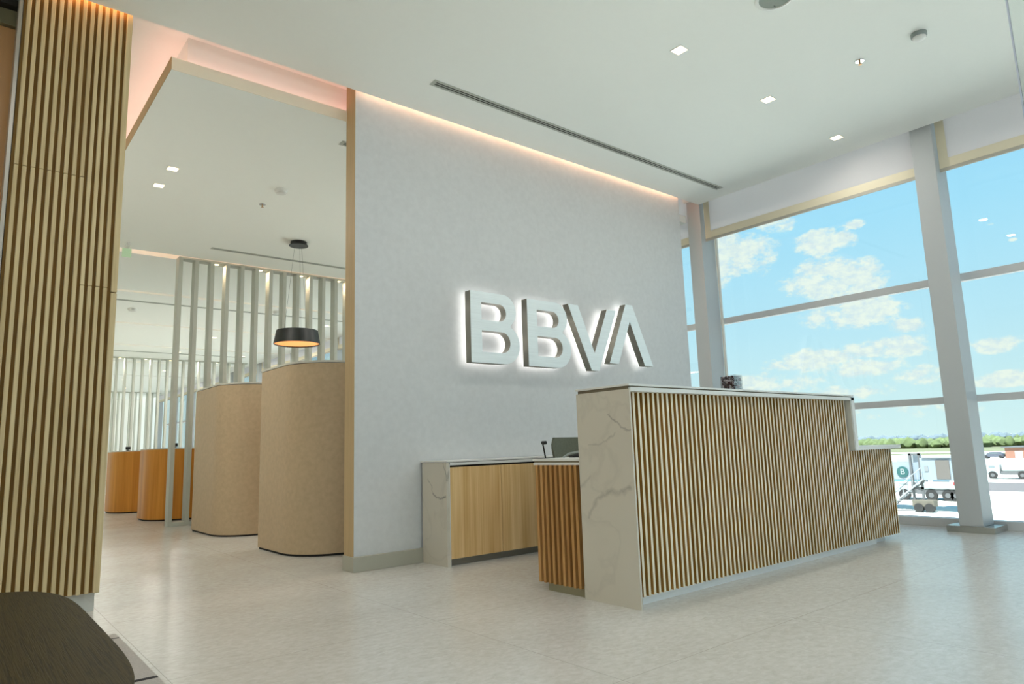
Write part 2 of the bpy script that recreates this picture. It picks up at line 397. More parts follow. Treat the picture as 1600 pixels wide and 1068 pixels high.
# unseen window wall added behind the camera to bring in more daylight
def glazed(n, along, a, b, at):
    o = struct(empty('window_%d' % n, ((a+b)/2, at, 0) if along == 'x' else (at, (a+b)/2, 0)))
    def bx(m, u0, u1, d0, d1, z0, z1):
        return m.box(u0, u1, at+d0, at+d1, z0, z1) if along == 'x' else m.box(at+d0, at+d1, u0, u1, z0, z1)
    m = W(); bx(m, a, b, -.06, .06, 0, .10); bx(m, a, b, -.06, .06, 3.60, 4.15)
    for z in (1.14, 2.25): bx(m, a+.03, b-.03, -.03, .03, z, z+.06)
    k = int((b-a)/2.5)+1
    for i in range(k+1):
        u = a+(b-a)*i/k; bx(m, max(a, u-.04), min(b, u+.04), -.05, .05, .10, 3.60)
    m.build('frame', FRAME, o)
    m = W(); bx(m, a, b, -.004, .004, .10, 3.60); m.build('pane', GLASS, o)
struct(W().box(-4.2, -4, -4.6, 5.1, 0, 4.15).build('wall_side', plain('side_wall_beige', (200,188,168), .7)))
glazed(41, 'x', -4.0, 7.0, -4.6)
struct(W().box(-4, .10, 4.96, 5.1, 0, 4.15).build('wall_door', PAINT))
# sliding timber door beside the slatted pier
d1 = struct(empty('door_1', (-.6, 4.92, 0)))
W().box(-1.4, .128, 4.90, 4.945, .01, 3.50).build('door_leaf', DOORW, d1)
W().box(-1.4, .128, 4.86, 4.94, 3.50, 3.60).build('door_head_shade', plain('door_head_shade_olive', (120,116,88), .6), d1)  # olive tone stands in for the shadow at the door head
W().box(-1.5, .128, 4.80, 4.95, 3.60, CZ).build('track', DARKGAP, d1)

# ------------------------------------------------------------------ facade
PITCH = 2.52; Y0 = 2.13
def col_center(k): return Y0 + PITCH*k
KS = range(-2, 13)
def mk_column():
    o = empty('column', (6.885, 0, 0)); struct(o)
    m = W(); m.box(6.755, 7.02, -.09, .09, .055, 4.15); m.build('shaft', STEELC, o, bevel=.004)
    W().box(6.745, 7.21, -.17, .19, 0, .055).build('base_plate', STEELD, o, bevel=.003)
    return o
c0 = mk_column()
for k in KS:
    if k == 0: c0.location.y = col_center(0); continue
    copy_tree(c0, None, (0, PITCH*k, 0))
def mk_window(n):
    o = struct(empty('window_1', (7.12, 0, 0)))
    a, b = .09, PITCH-.09
    W().box(7.08, 7.20, -.06, PITCH-.06, 0, .075).box(7.10, 7.20, -.06, PITCH-.06, 3.9, 4.15).build('sill', FRAME, o, bevel=.003)
    m = W()
    for z0, z1 in ((1.112, 1.176), (2.222, 2.294), (3.33, 3.40)):
        m.box(7.10, 7.163, .03, PITCH-.03, z0, z1)
    m.build('transom', FRAME, o, bevel=.003)
    W().box(7.165, 7.171, .002, PITCH-.002, .07, 3.95).build('pane', GLASS, o)
    return o
w0 = mk_window(1); w0.location.y = 0
def mk_blind():
    o = empty('roller_blind', (6.83, 0, 3.2))
    a, b, zb, zt = .10, PITCH-.10, 3.20, 4.1
    W().box(6.828, 6.832, a, b-.075, zb+.115, zt).build('fabric', BLINDT, o)
    W().box(6.826, 6.834, a, b, zb+.03, zb+.115).box(6.826, 6.834, b-.075, b, zb+.115, zt).build('border', BLINDB, o)
    W().box(6.820, 6.840, a, b, zb, zb+.03).build('bottom_bar', BLINDG, o)
    return o
bl0 = mk_blind(); bl0.location.y = 0
bl_labels = {-1: 'off-white roller blind cut by the photo edge, beyond the slanted-looking white column',
             0: 'off-white roller blind lowered over the big window behind the reception desk'}
first = True; nwin = 1
for k in range(-3, 12):
    y = col_center(k)
    if k == -3:
        w0.location.y = y; bl0.location.y = y; w, bl = w0, bl0
    else:
        w = copy_tree(w0, None, (0, PITCH*(k+3), 0)); bl = copy_tree(bl0, None, (0, PITCH*(k+3), 0))
    nwin += 1
    w.name = 'window_%d' % nwin
    if k in bl_labels: tag(bl, bl_labels[k], 'roller blind', 'roller blinds along the window facade')
    elif k == 1: tag(bl, 'off-white roller blind showing as a narrow strip past the end of the lettered wall', 'roller blind', 'roller blinds along the window facade')
    elif k < -1: tag(bl, 'off-white roller blind on the facade outside the picture', 'roller blind', 'roller blinds outside the picture')
    else: tag(bl, 'beige roller blind on the far facade seen between the grey fins', 'roller blind', 'roller blinds seen through the fins')
struct(W().box(7.2, 7.3, -4.7, 34.2, -.3, .0).box(7.2, 7.3, -4.7, 34.2, 4.0, 4.4).build('trim_3', FRAME))
struct(W().box(7.0, 7.3, -4.7, -2.95, 0, 4.15).build('wall_corner', PAINT))

struct(W().box(7.021, 7.06, 4.543, 4.56, .056, 3.9).build('trim_4', FRAMEL, bevel=.002))
# glass partition whose polished edge shows at the photo's upper right
gp = tag(empty('glass_partition', (3.0, -.1, 0)), 'frameless glass panel, only its bright vertical edge showing under the ceiling by the window', 'glass panel')
W().box(2.997, 3.003, -.9, .594, 0, CZ).build('pane', GLASSP, gp)
W().box(2.997, 3.003, .594, .600, 0, CZ).build('polished_edge', EDGE, gp)

# ------------------------------------------------------------------ slatted pier
sp = tag(empty('slatted_pier', (.43, 4.75, 0)), 'tall pier clad in vertical oak slats rising floor to ceiling beside the dark table', 'slatted column')
m = W(); PX = .0395
edges = [.165, .204, .244, .2835, .323, .362, .4025, .443, .484, .5225, .561, .600, .640]
for x in edges:
    m.box(x, x+.0215, 4.585, 4.613, .105, 1.86 if x > .5 else 2.52); m.box(x, x+.0215, 4.585, 4.613, 1.862 if x > .5 else 2.522, CZ+.05)
m.box(.681, .714, 4.585, 4.613, .105, 1.832).box(.681, .714, 4.585, 4.613, 1.838, CZ+.05)
m.build('slats', SLATP, sp, bevel=.004)
W().box(.15, .712, 4.613, 4.64, .105, CZ+.05).build('backing', plain('pier_backing', (136,100,38), .7, noise=.1, nscale=4, stretch=(6,6,1)), sp)
W().box(.13, .70, 4.645, 4.915, 0, RZ).build('core', MARBG, sp)
W().box(.128, .146, 4.60, 4.90, 0, CZ+.05).build('metal_edge', plain('edge_metal', (176,170,160), .35, metal=.5), sp)

# ------------------------------------------------------------------ reception desk
dk = tag(empty('reception_desk', (4.4, 2.8, 0)), 'long reception desk with oak slat front, white marble end and stepped white top', 'reception desk')
# carcass
W().box(2.80, 5.36, 2.499, 2.78, .05, 1.12).box(5.36, 6.085, 2.499, 3.1, .05, .73).box(2.83, 6.0, 2.80, 3.19, .70, .735).build('carcass', SLATB, dk)
# slats: upper run then lower run
m = W()
for i in range(79):
    xc = 2.8225 + .0418*i
    if xc > 6.095: break
    top = 1.117 if xc < 5.352 else .732
    v0 = len(m.bm.faces)
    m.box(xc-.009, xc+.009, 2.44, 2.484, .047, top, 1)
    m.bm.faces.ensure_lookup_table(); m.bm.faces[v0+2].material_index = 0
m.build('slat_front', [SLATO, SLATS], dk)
W().box(2.795, 5.355, 2.484, 2.498, .047, 1.117).box(5.355, 6.095, 2.484, 2.498, .047, .732).build('slat_backing', SLATB, dk)
W().box(2.78, 2.792, 2.396, 2.796, 0, 1.130).build('marble_end', MARB, dk)
W().box(2.792, 5.414, 2.396, 2.50, 1.117, 1.140).box(5.364, 5.414, 2.396, 2.80, .762, 1.140).build('white_frame', SLAB, dk, bevel=.001)
W().box(2.80, 5.40, 2.41, 2.79, 1.140, 1.147).box(2.79, 2.80, 2.41, 2.79, 1.117, 1.147).build('shadow_gap', plain('gap_taupe', (128,118,98), .7), dk)
W().box(2.78, 5.414, 2.396, 2.80, 1.147, 1.158).build('counter_top', SLAB, dk, bevel=.001)
W().box(5.414, 6.186, 2.396, 3.19, .733, .762).box(5.364, 5.414, 2.396, 2.44, .733, .762).build('low_ledge', SLAB, dk, bevel=.001)
W().box(5.352, 5.364, 2.40, 2.80, .733, 1.117).build('marble_return', MARBG, dk)
W().box(2.80, 5.72, 2.476, 2.50, 0, .06).box(5.72, 5.93, 2.50, 2.9, 0, .06).build('plinth', plain('plinth_white', (236,238,238), .4), dk)
# staff-side wing
W().box(2.785, 5.36, 2.80, 3.205, .752, .766).build('worktop', SLAB, dk, bevel=.001)
W().box(2.795, 5.36, 2.80, 3.20, .742, .752).build('worktop_gap', plain('gap_taupe2', (150,140,118), .7), dk)
W().box(2.79, 5.36, 2.80, 3.203, .728, .742).build('worktop_edge', SLAB, dk)
m = W()
for i in range(9):
    yc = 2.838 + .0418*i
    m.box(2.785, 2.818, yc-.010, yc+.010, .045, .728)
m.build('slat_return', SLATY, dk)
W().box(2.818, 2.83, 2.80, 3.185, .045, .728).build('return_backing', SLATB, dk)
W().box(2.805, 2.83, 2.80, 3.12, 0, .06).build('return_plinth', plain('plinth_olive', (146,140,112), .5), dk)

# bead box and pen on the counter
bb = tag(empty('bead_box', (4.0, 2.55, 1.158)), 'small clear box packed with dark beads standing on the desk counter', 'box')
m = W(); m.box(3.945, 4.047, 2.50, 2.602, 1.158, 1.162)
for (x0, x1, y0, y1) in ((3.945,3.948,2.5,2.602),(4.044,4.047,2.5,2.602),(3.948,4.044,2.5,2.503),(3.948,4.044,2.599,2.602)): m.box(x0, x1, y0, y1, 1.162, 1.268)
m.build('clear_case', ACRY, bb)
bm_ = W(); bl_ = W()
rnd = random.Random(3)
for ix in range(7):
    for iy in range(7):
        for iz in range(8):
            x = 3.953+.0135*ix + rnd.uniform(-.003,.003); y = 2.509+.0135*iy + rnd.uniform(-.003,.003); z = 1.168+.0125*iz+rnd.uniform(-.002,.002)
            if 0 < ix < 6 and 0 < iy < 6 and iz < 7: continue
            tgt = bl_ if (rnd.random() < (.75 if ix > 1 and iy < 5 else .25)) else bm_
            b2 = bmesh.new(); bmesh.ops.create_icosphere(b2, subdivisions=1, radius=.0068, matrix=Matrix.Translation((x,y,z)))
            me = bpy.data.meshes.new('t'); b2.to_mesh(me); b2.free(); tgt.bm.from_mesh(me); bpy.data.meshes.remove(me)
o = bm_.build('dark_beads', plain('bead_plum', (66,30,44), .3), bb); o['kind'] = 'stuff'
o = bl_.build('pale_beads', plain('bead_pale', (196,188,196), .3), bb); o['kind'] = 'stuff'
pen = tag(empty('pen_holder', (3.9, 2.62, 1.158)), 'small black wedge lying on the counter next to the bead box', 'desk accessory')
W().prism([(3.86,2.60),(3.95,2.60),(3.95,2.66),(3.86,2.66)], 1.158, 1.163).build('base', BLACKP, pen)
m = MB(); m.keep_world = True
m.tube([(3.87,2.63,1.166),(3.955,2.63,1.182)], [.003,.007], 8).build('stem', BLACKP, pen)

# telephone on the worktop
ph = tag(empty('desk_telephone', (3.05, 3.0, .766)), 'black desk telephone on the low worktop beside the marble end', 'telephone')
m = W(); m.rbox(3.12, 3.30, 2.93, 3.10, .766, .79, .008).build('body', BLACKP, ph, smooth=True)
m = W(); m.tube([(3.16,2.95,.800),(3.17,2.99,.815),(3.17,3.05,.815),(3.16,3.09,.800)], [.018,.013,.013,.018], 10).build('handset', BLACKP, ph, smooth=True)
ms = tag(empty('computer_mouse', (2.93, 3.02, .766)), 'pale curved device with dark hollow next to the telephone on the worktop', 'desk accessory')
m = W(); m.tube([(2.975,3.13,.768),(3.0,3.10,.79),(3.03,3.04,.80),(3.07,2.99,.795),(3.10,2.95,.78)], [.006,.007,.008,.007,.006], 8).build('arched_rim', PLASTG, ms, smooth=True)
m = W(); m.tube([(3.0,3.10,.772),(3.04,3.03,.778),(3.09,2.96,.772)], [.008,.014,.010], 8).build('dark_underside', BLACKP, ms, smooth=True)

# ------------------------------------------------------------------ office chair
ch = tag(empty('office_chair', (3.60, 3.70, 0)), 'olive grey upholstered office chair tucked behind the reception desk', 'chair')
def chair():
    m = W(); m.rbox(3.30, 3.86, 3.42, 3.92, .43, .52, .035, 4).build('seat', GREYF, ch, smooth=True)
    # curved backrest
    m = W(); nx, nz = 12, 8
    F = []; B = []
    for i in range(nx+1):
        for side, L in ((0, F), (1, B)):
            for j in range(nz+1):
                u = i/nx*2-1; v = j/nz
                hw = .285*(1 - .10*(1-v)**2)
                z = .56 + .345*v
                # rounded corners
                cut = max(0, abs(u)-.82)/.18
                z = z - (.05*cut*cut*(v if v > .6 else 0)) + (.05*cut*cut*((1-v) if v < .4 else 0))
                y = 3.90 - .07*u*u*1.0 + .07*v + side*.055*(1-.6*abs(u)**6)*(1-.5*(abs(2*v-1)**6))
                L.append(m.bm.verts.new((3.58+u*hw, y, z)))
    def q(a, b, c, d): m.bm.faces.new((a, b, c, d))
    idx = lambda i, j: i*(nz+1)+j
    for i in range(nx):
        for j in range(nz):
            q(F[idx(i,j)], F[idx(i+1,j)], F[idx(i+1,j+1)], F[idx(i,j+1)]); q(B[idx(i,j)], B[idx(i,j+1)], B[idx(i+1,j+1)], B[idx(i+1,j)])
        q(F[idx(i,0)], B[idx(i,0)], B[idx(i+1,0)], F[idx(i+1,0)]); q(F[idx(i,nz)], F[idx(i+1,nz)], B[idx(i+1,nz)], B[idx(i,nz)])
    for j in range(nz):
        q(F[idx(0,j)], F[idx(0,j+1)], B[idx(0,j+1)], B[idx(0,j)]); q(F[idx(nx,j)], B[idx(nx,j)], B[idx(nx,j+1)], F[idx(nx,j+1)])
    bk = m.build('backrest', GREYF, ch, smooth=True)
    for s in (-1, 1):
        m = W(); x = 3.58+s*.305
        m.tube([(3.58+s*.25,3.95,.56),(x-s*.02,3.975,.72),(x,3.985,.86)], .006, 8).build('back_bracket', BLACKP, ch, smooth=True)
        m = W(); m.tube([(x,3.99,.868),(x,3.95,.868)], .014, 10).build('bracket_knob', BLACKP, ch, smooth=True)
    m = W(); m.tube([(3.58,3.66,.10),(3.58,3.66,.43)], .025, 12).build('gas_column', CHROME, ch, smooth=True)
    for i in range(5):
        a = 2*pi*i/5+.3; ex, ey = 3.58+.29*math.cos(a), 3.66+.29*math.sin(a)
        m = W(); m.tube([(3.58,3.66,.11),(ex,ey,.075)], [.028,.016], 8).build('leg', BLACKP, ch, smooth=True)
        m = W(); m.tube([(ex-.02*math.sin(a),ey+.02*math.cos(a),.03),(ex+.02*math.sin(a),ey-.02*math.cos(a),.03)], .03, 12).build('caster', BLACKP, ch, smooth=True)
chair()
ch.location.x += .30

# ------------------------------------------------------------------ credenza
cr = tag(empty('credenza', (4.4, 4.4, 0)), 'low credenza with oak doors and marble end standing against the lettered wall', 'cabinet')
W().box(2.841, 2.868, 4.241, 4.574, 0, .742).build('side_panel', MARBC, cr)
W().box(2.868, 2.8725, 4.2405, 4.25, 0, .73).build('edge_strip', SLAB, cr)
W().box(2.841, 5.80, 4.238, 4.596, .746, .757).box(2.872, 5.80, 4.238, 4.26, .722, .742).build('worktop', SLAB, cr, bevel=.001)
W().box(2.85, 5.79, 4.25, 4.573, .742, .746).box(2.872, 5.78, 4.262, 4.573, .05, .722).build('carcass', DARKGAP, cr)
W().box(2.872, 5.76, 4.285, 4.57, 0, .05).build('toe_kick', TOE, cr)
for i in range(6):
    x = 2.876+.4825*i
    o = W().box(x, x+.4785, 4.243, 4.262, .052, .708).build('door', OAKD, cr)

# ------------------------------------------------------------------ lettering on the wall
def ccurve(loops, name):
    cu = bpy.data.curves.new(name, 'CURVE'); cu.dimensions = '2D'; cu.fill_mode = 'BOTH'
    for L in loops:
        sp_ = cu.splines.new('POLY'); sp_.points.add(len(L)-1); sp_.use_cyclic_u = True
        for p, (x, y) in zip(sp_.points, L): p.co = (x, y, 0, 1)
    return cu
def curve_mesh(loops, name, depth, bev=0):
    cu = ccurve(loops, name); cu.extrude = depth/2; cu.bevel_depth = bev; cu.bevel_resolution = 1
    ob = bpy.data.objects.new(name, cu); COL.objects.link(ob)
    dg = bpy.context.evaluated_depsgraph_get(); me = bpy.data.meshes.new_from_object(ob.evaluated_get(dg))
    bpy.data.objects.remove(ob); bpy.data.curves.remove(cu)
    return me
def letterB(x0, z0=1.541, z1=2.145):
    def P(pts): return [(x0+a, b) for a, b in pts]
    wU, wL = .487, .522
    zm = 1.868
    ro = (z1-zm)/2; rl = (zm-z0)/2+.006
    ru = .15
    outer = P([(0, z0), (wL-rl, z0)]) + [(x0+a, b) for a, b in arc(wL-rl, z0+rl, rl, -pi/2, pi*.36, 14)]
    outer += [(x0+a, b) for a, b in arc(wU-.145, z1-.145, .145, -pi*.30, pi/2, 14)] + P([(0, z1)])
    h1 = [(x0+.112, 1.905), (x0+.112, 2.055)] + [(x0+a, b) for a, b in arc(.305, 1.98, .075, pi/2, -pi/2, 12)]
    h2 = [(x0+.112, 1.633), (x0+.112, 1.815)] + [(x0+a, b) for a, b in arc(.328, 1.724, .091, pi/2, -pi/2, 12)]
    return [outer, h1, h2]
letters = [letterB(3.256), letterB(3.877),
           [[(4.381, 2.151), (4.650, 1.538), (4.735, 1.538), (5.048, 2.158), (4.916, 2.154), (4.700, 1.750), (4.510, 2.153)]],
           [[(4.921, 1.621), (5.205, 2.238), (5.285, 2.238), (5.579, 1.625), (5.448, 1.623), (5.249, 2.015), (5.050, 1.621)]]]
# straighten the V and the barless A so that both strokes have even width
letters[2] = [[(4.385, 2.153), (4.665, 1.538), (4.765, 1.538), (5.048, 2.153), (4.918, 2.153), (4.715, 1.705), (4.515, 2.153)]]
letters[3] = [[(4.921, 1.621), (5.200, 2.236), (5.300, 2.236), (5.579, 1.621), (5.449, 1.621), (5.250, 2.065), (5.051, 1.621)]]
sg = tag(empty('wall_sign', (4.4, 4.55, 1.54)), 'backlit brushed metal lettering reading BBVA mounted on the grey wall', 'sign')
YF, YB = 4.462, 4.540
MX = Matrix(((1,0,0,0),(0,0,-1,0),(0,1,0,0),(0,0,0,1)))   # curve plane -> wall plane
def put(me, y, name, mats, parent):
    o = bpy.data.objects.new(name, me); COL.objects.link(o)
    for v in me.vertices:
        x, yy, z = v.co; v.co = (x, -z + y, yy)
    me.materials.clear()
    for mm in mats: me.materials.append(mm)
    o.parent = parent; w = Vector((0,0,0)); p = parent
    while p is not None: w += p.location; p = p.parent
    o.location = -w
    return o
for L in letters:
    body = put(curve_mesh(L, 'letter', YB-YF-.004), (YF+YB)/2+.002, 'letter', [SIGNS], sg)
    put(curve_mesh(L, 'face', .004), YF+.001, 'face', [SIGNF], body)
    put(curve_mesh(L, 'backlight', .003), YB+.004, 'backlight', [HALO], body)

# ------------------------------------------------------------------ booths and counters
def plan(x0, x1, yf, yb, r, t):
    o = [(x0, yb)] + arc(x0+r, yf+r, r, pi, 1.5*pi, 14) + [(x1, yf), (x1, yb)]
    i = [(x0+t, yb-t)] + arc(x0+r, yf+r, r-t, pi, 1.5*pi, 14) + [(x1-t, yf+t), (x1-t, yb-t)]
    return o, i
def booth(yf, yb, label):
    b = tag(empty('booth', (3.2, (yf+yb)/2, 0)), label, 'booth', 'curved booths in the desk hall')
    o, i = plan(2.242, 4.5, yf, yb, .42, .07)
    W().ring(o, i, .018, 1.612).build('curved_shell', BOOTH, b, smooth=True)
    W().ring(o, i, 1.618, 1.636).build('top_cap', CAPM, b, smooth=True)
    o2, i2 = plan(2.252, 4.49, yf+.01, yb-.01, .41, .05)
    W().ring(o2, i2, 0, .018).build('shadow_joint', DARKGAP, b)
    W().ring(o2, i2, 1.612, 1.618).build('shadow_joint', DARKGAP, b)
    W().box(2.32, 4.42, yf+.25, yb-.08, .70, .73).build('inner_desk', CAPM, b)
booth(5.45, 6.445, 'larger-looking beige curved booth partly hidden by the lettered wall')
booth(7.50, 8.665, 'beige curved booth standing between the first booth and the grey fins')
def counter(x0, yf, yb, label):
    b = tag(empty('wood_counter', (3.2, (yf+yb)/2, 0)), label, 'counter', 'honey wood counters beyond the fins')
    o, i = plan(x0, 5.2, yf, yb, .42, .05)
    W().ring(o, i, .02, .965).build('curved_front', COUNTW, b, smooth=True)
    W().prism(o, .965, .980).build('counter_top', CAPM, b)
    o2, i2 = plan(x0+.012, 5.19, yf+.012, yb-.012, .41, .04)
    W().ring(o2, i2, 0, .02).build('plinth', DARKGAP, b)
counter(2.125, 10.30, 11.02, 'honey wood counter with rounded end directly behind the first grey fins')
counter(2.035, 12.40, 13.05, 'farther honey wood counter half hidden by the slatted pier')
def device(x, y, label):
    b = tag(empty('card_reader', (x, y, .98)), label, 'device')
    W().rbox(x-.03, x+.03, y-.03, y+.03, .98, .988, .002).build('foot', BLACKP, b)
    W().box(x-.006, x+.006, y-.006, y+.006, .988, 1.01).build('stem', BLACKP, b)
    W().rbox(x-.035, x+.035, y-.012, y+.012, 1.0, 1.05, .004).build('head', BLACKP, b)
device(2.47, 10.55, 'small black device on the nearer honey wood counter')
device(2.155+.12, 12.75, 'small black device on the farther honey wood counter')

# ------------------------------------------------------------------ fin screens
def mk_screen(yf, label, lab_n=22):
    s = tag(empty('fin_screen', (4.3, yf+.075, 0)), label, 'slatted screen', 'grey fin screens')
    return s
X0F, PF = 2.158, .1985
def screen(yf, label, first=None):
    if first is None:
        s = mk_screen(yf, label)
        f0 = None
        for i in range(22):
            if f0 is None:
                f0 = W().box(X0F, X0F+.05, yf, yf+.15, .045, PZ-.025).build('fin', FIN, s, bevel=.002)
            else:
                c = f0.copy(); COL.objects.link(c); c.parent = s; c.location = f0.location + Vector((PF*i, 0, 0))
        W().box(X0F, 6.45, yf, yf+.15, 0, .045).build('bottom_rail', FIN, s, bevel=.002)
        W().box(X0F, 6.45, yf, yf+.15, PZ-.025, PZ-.001).build('top_rail', FIN, s, bevel=.002)
        return s
    s = copy_tree(first, None, (0, yf-(first.location.y-.075), 0)); s['label'] = label; return s
s1 = screen(9.42, 'nearest screen of tall grey vertical fins, behind the two beige booths')
s2 = screen(19.75, 'second screen of grey vertical fins, rising above the honey wood counters', s1)
s3 = screen(30.1, 'farthest and smallest-looking screen of pale fins seen through the second one', s1)

# ------------------------------------------------------------------ pendant lamp
pd = tag(empty('pendant_lamp', (3.2, 8.0, PZ)), 'black round pendant lamp with glowing underside hanging above the booths', 'pendant lamp')
m = W(); m.lathe((3.2, 8.0, 0), [(0,PZ-.001),(.10,PZ-.001),(.10,PZ-.035),(.115,PZ-.045),(.115,PZ-.052),(0,PZ-.052)]).build('ceiling_canopy', BLACK, pd, smooth=True)
m = W(); m.lathe((3.2, 8.0, 0), [(.236,2.325),(.246,2.335),(.276,2.172),(.270,2.168),(.238,2.300),(.0,2.318),(.0,2.335),(.236,2.335),(.246,2.335)][1:-1], 48).build('shade', BLACK, pd, smooth=True)
m = W(); m.lathe((3.2, 8.0, 0), [(0,2.182),(.268,2.182),(.268,2.190),(0,2.190)], 48).build('diffuser', LAMPD, pd)
for a in (.4, 2.5, 4.6):
    m = W(); m.tube([(3.2+.05*math.cos(a), 8+.05*math.sin(a), PZ-.05), (3.2+.16*math.cos(a), 8+.16*math.sin(a), 2.335)], .0012, 6).build('cable', BLACK, pd)

# ------------------------------------------------------------------ ceiling fittings
COOL = (1, .985, .97)
WARM = (1, .95, .87)
def downlight(x, y, z, label, size=.085, power=9, group=None, mesh=True, col=WARM):
    o = tag(empty('downlight', (x, y, z)), label, 'downlight', group)
    h = size/2
    m = W()
    for (x0, x1, y0, y1) in ((x-h-.006,x+h+.006,y-h-.006,y-h),(x-h-.006,x+h+.006,y+h,y+h+.006),(x-h-.006,x-h,y-h,y+h),(x+h,x+h+.006,y-h,y+h)): m.box(x0, x1, y0, y1, z-.003, z-.0005)
    m.build('frame', PLAST, o)
    W().box(x-h, x+h, y-h, y+h, z-.002, z-.0005).build('diffuser', LEDD, o)
    a = area('lamp', (0, 0, 0), size*.94, size*.94, power, col); a.location = (x, y, z-.004)
    return o
for x, nm in ((3.883, 'square recessed downlight nearest the round ceiling speaker'), (5.084, 'square recessed downlight in the middle of the row of three'), (6.296, 'square recessed downlight nearest the window blinds')):
    downlight(x, 2.685, CZ, nm, .085, 6, 'square downlights in the hall ceiling')
for x in (-3.3, -2.1, -.9, .3, 1.5, 2.68):  # unseen fill lamps added to carry on the row
    area('lamp', (x, 2.685, CZ-.004), .085, .085, 4.5, COOL)
for y in (.3, -2.1):  # more unseen lamps added for fill, stronger towards the facade
    for x in (-3.3, -2.1, -.9, .3, 1.5, 2.68, 3.88, 5.08, 6.29):
        area('lamp', (x, y, CZ-.004), .085, .085, 4.5 if x < 4 else 10, COOL)
downlight(1.400, 6.50, PZ, 'square recessed downlight closer to the pink ceiling cove, one of a pair', .085, 11, 'paired square downlights')
downlight(1.390, 6.995, PZ, 'square recessed downlight farther from the pink ceiling cove, one of a pair', .085, 11, 'paired square downlights')
for x in (4.0, 6.0):  # lamps hidden by the lettered wall, added to brighten the desk hall
    for y in (6.5, 7.0): area('lamp', (x, y, PZ-.004), .085, .085, 11, WARM)
fl = ['at the first gap', 'second along', 'third along', 'closest to the lettered wall']
for i in range(4):
    downlight(2.645+.5955*i, 9.50, PZ-.025, 'small warm downlight between the nearest fins, %s of four' % fl[i] if i else 'small warm downlight between the nearest fins, farthest from lettered wall', .06, 2.0, 'downlights between the nearest fins', True, (1, .74, .5))
for i in range(5):
    downlight(3.245+.5955*i, 19.84, PZ-.025, 'tiny downlight between the fins of the second screen', .06, 4.5, 'downlights between the second fins')
far_dl = [(4.386,15.7),(4.28,18.33),(5.9,18.46),(5.9,13.2),(4.88,22.5),(2.35,16.4),(5.9,15.9),(2.6,22.5),(5.9,25.5),(4.3,25.5),(2.6,28),(4.88,28.5),(2.4,31.5),(5.2,31.5)]  # includes extra fittings added to brighten the far hall
for i, (x, y) in enumerate(far_dl):
    downlight(x, y, PZ, 'small square downlight in the far ceiling beyond the fins', .085, 24, 'downlights in the far ceiling')
area('lamp', (5.9, 11, PZ-.004), .085, .085, 7.5, COOL)  # unseen lamp added for fill beyond the fins
# linear air slots
def linear_vent(x0, x1, yc, z, label, w=.085):
    o = tag(empty('air_vent', ((x0+x1)/2, yc, z)), label, 'air vent', 'linear air slots in the ceiling')
    m = W()
    h = w/2
    for y0, y1 in ((yc-h, yc-h*.46), (yc-h*.12, yc+h*.12), (yc+h*.46, yc+h)): m.box(x0+.03, x1-.03, y0, y1, z-.004, z-.0005)
    m.box(x0, x0+.03, yc-h, yc+h, z-.004, z-.0005).box(x1-.03, x1, yc-h, yc+h, z-.004, z-.0005)
    m.build('frame', VENTM, o)
    W().box(x0+.03, x1-.03, yc-h*.46, yc+h*.46, z-.002, z-.0004).build('dark_slot', DARKGAP, o)
linear_vent(2.675, 6.50, 4.10, CZ, 'long twin-slot air vent in the hall ceiling in front of the lettered wall')
linear_vent(2.40, 6.5, 5.12, PZ, 'short-looking end of an air vent beside the edge of the lettered wall')
linear_vent(2.39, 6.5, 8.83, PZ, 'thin air vent running above the nearest grey fins', .075)
linear_vent(1.6, 6.0, 12.58, PZ, 'thin dark air vent in the ceiling just beyond the nearest fins', .10)
linear_vent(2.2, 6.0, 18.62, PZ, 'thin dark air vent in the ceiling just above the second fins', .12)
# smoke detectors
def smoke(x, y, z, label, mat1, r=.052):
    o = tag(empty('smoke_detector', (x, y, z)), label, 'smoke detector')
    m = W(); m.lathe((x, y, z), [(0,-.0005),(r,-.0005),(r,-.022),(r*.92,-.03),(0,-.03)], 28).build('base', mat1, o, smooth=True)
    m = W(); m.lathe((x, y, z), [(0,-.028),(r*.86,-.03),(r*.80,-.042),(r*.4,-.050),(0,-.051)], 28).build('sensor_cap', PLAST, o, smooth=True)
smoke(5.10, 1.535, CZ, 'round smoke detector on the hall ceiling nearest the picture corner', PLASTG)
smoke(2.385, 6.44, PZ, 'white smoke detector above the curved booths', PLAST, .062)
smoke(2.318, 13.27, PZ, 'white smoke detector on the far ceiling beyond the nearest fins', PLAST, .075)
smoke(4.50, 12.26, PZ, 'small smoke detector half hidden behind the fins', PLAST, .06)
def sprinkler(x, y, z, label):
    o = tag(empty('sprinkler_head', (x, y, z)), label, 'sprinkler')
    m = W(); m.lathe((x, y, z), [(0,-.0005),(.034,-.0005),(.032,-.006),(.016,-.007),(0,-.006)], 20).build('escutcheon', CHROME, o, smooth=True)
    m = W(); m.tube([(x,y,z-.006),(x,y,z-.03)], .006, 8).build('bulb', BRASS, o)
    m = W(); m.lathe((x, y, z), [(0,-.030),(.014,-.031),(.014,-.033),(0,-.034)], 12).build('deflector', BRASS, o)
sprinkler(5.114, 1.95, CZ, 'chrome sprinkler head on the hall ceiling near the smoke detector')
sprinkler(2.376, 6.945, PZ, 'sprinkler head above the curved booths near the smoke detector')
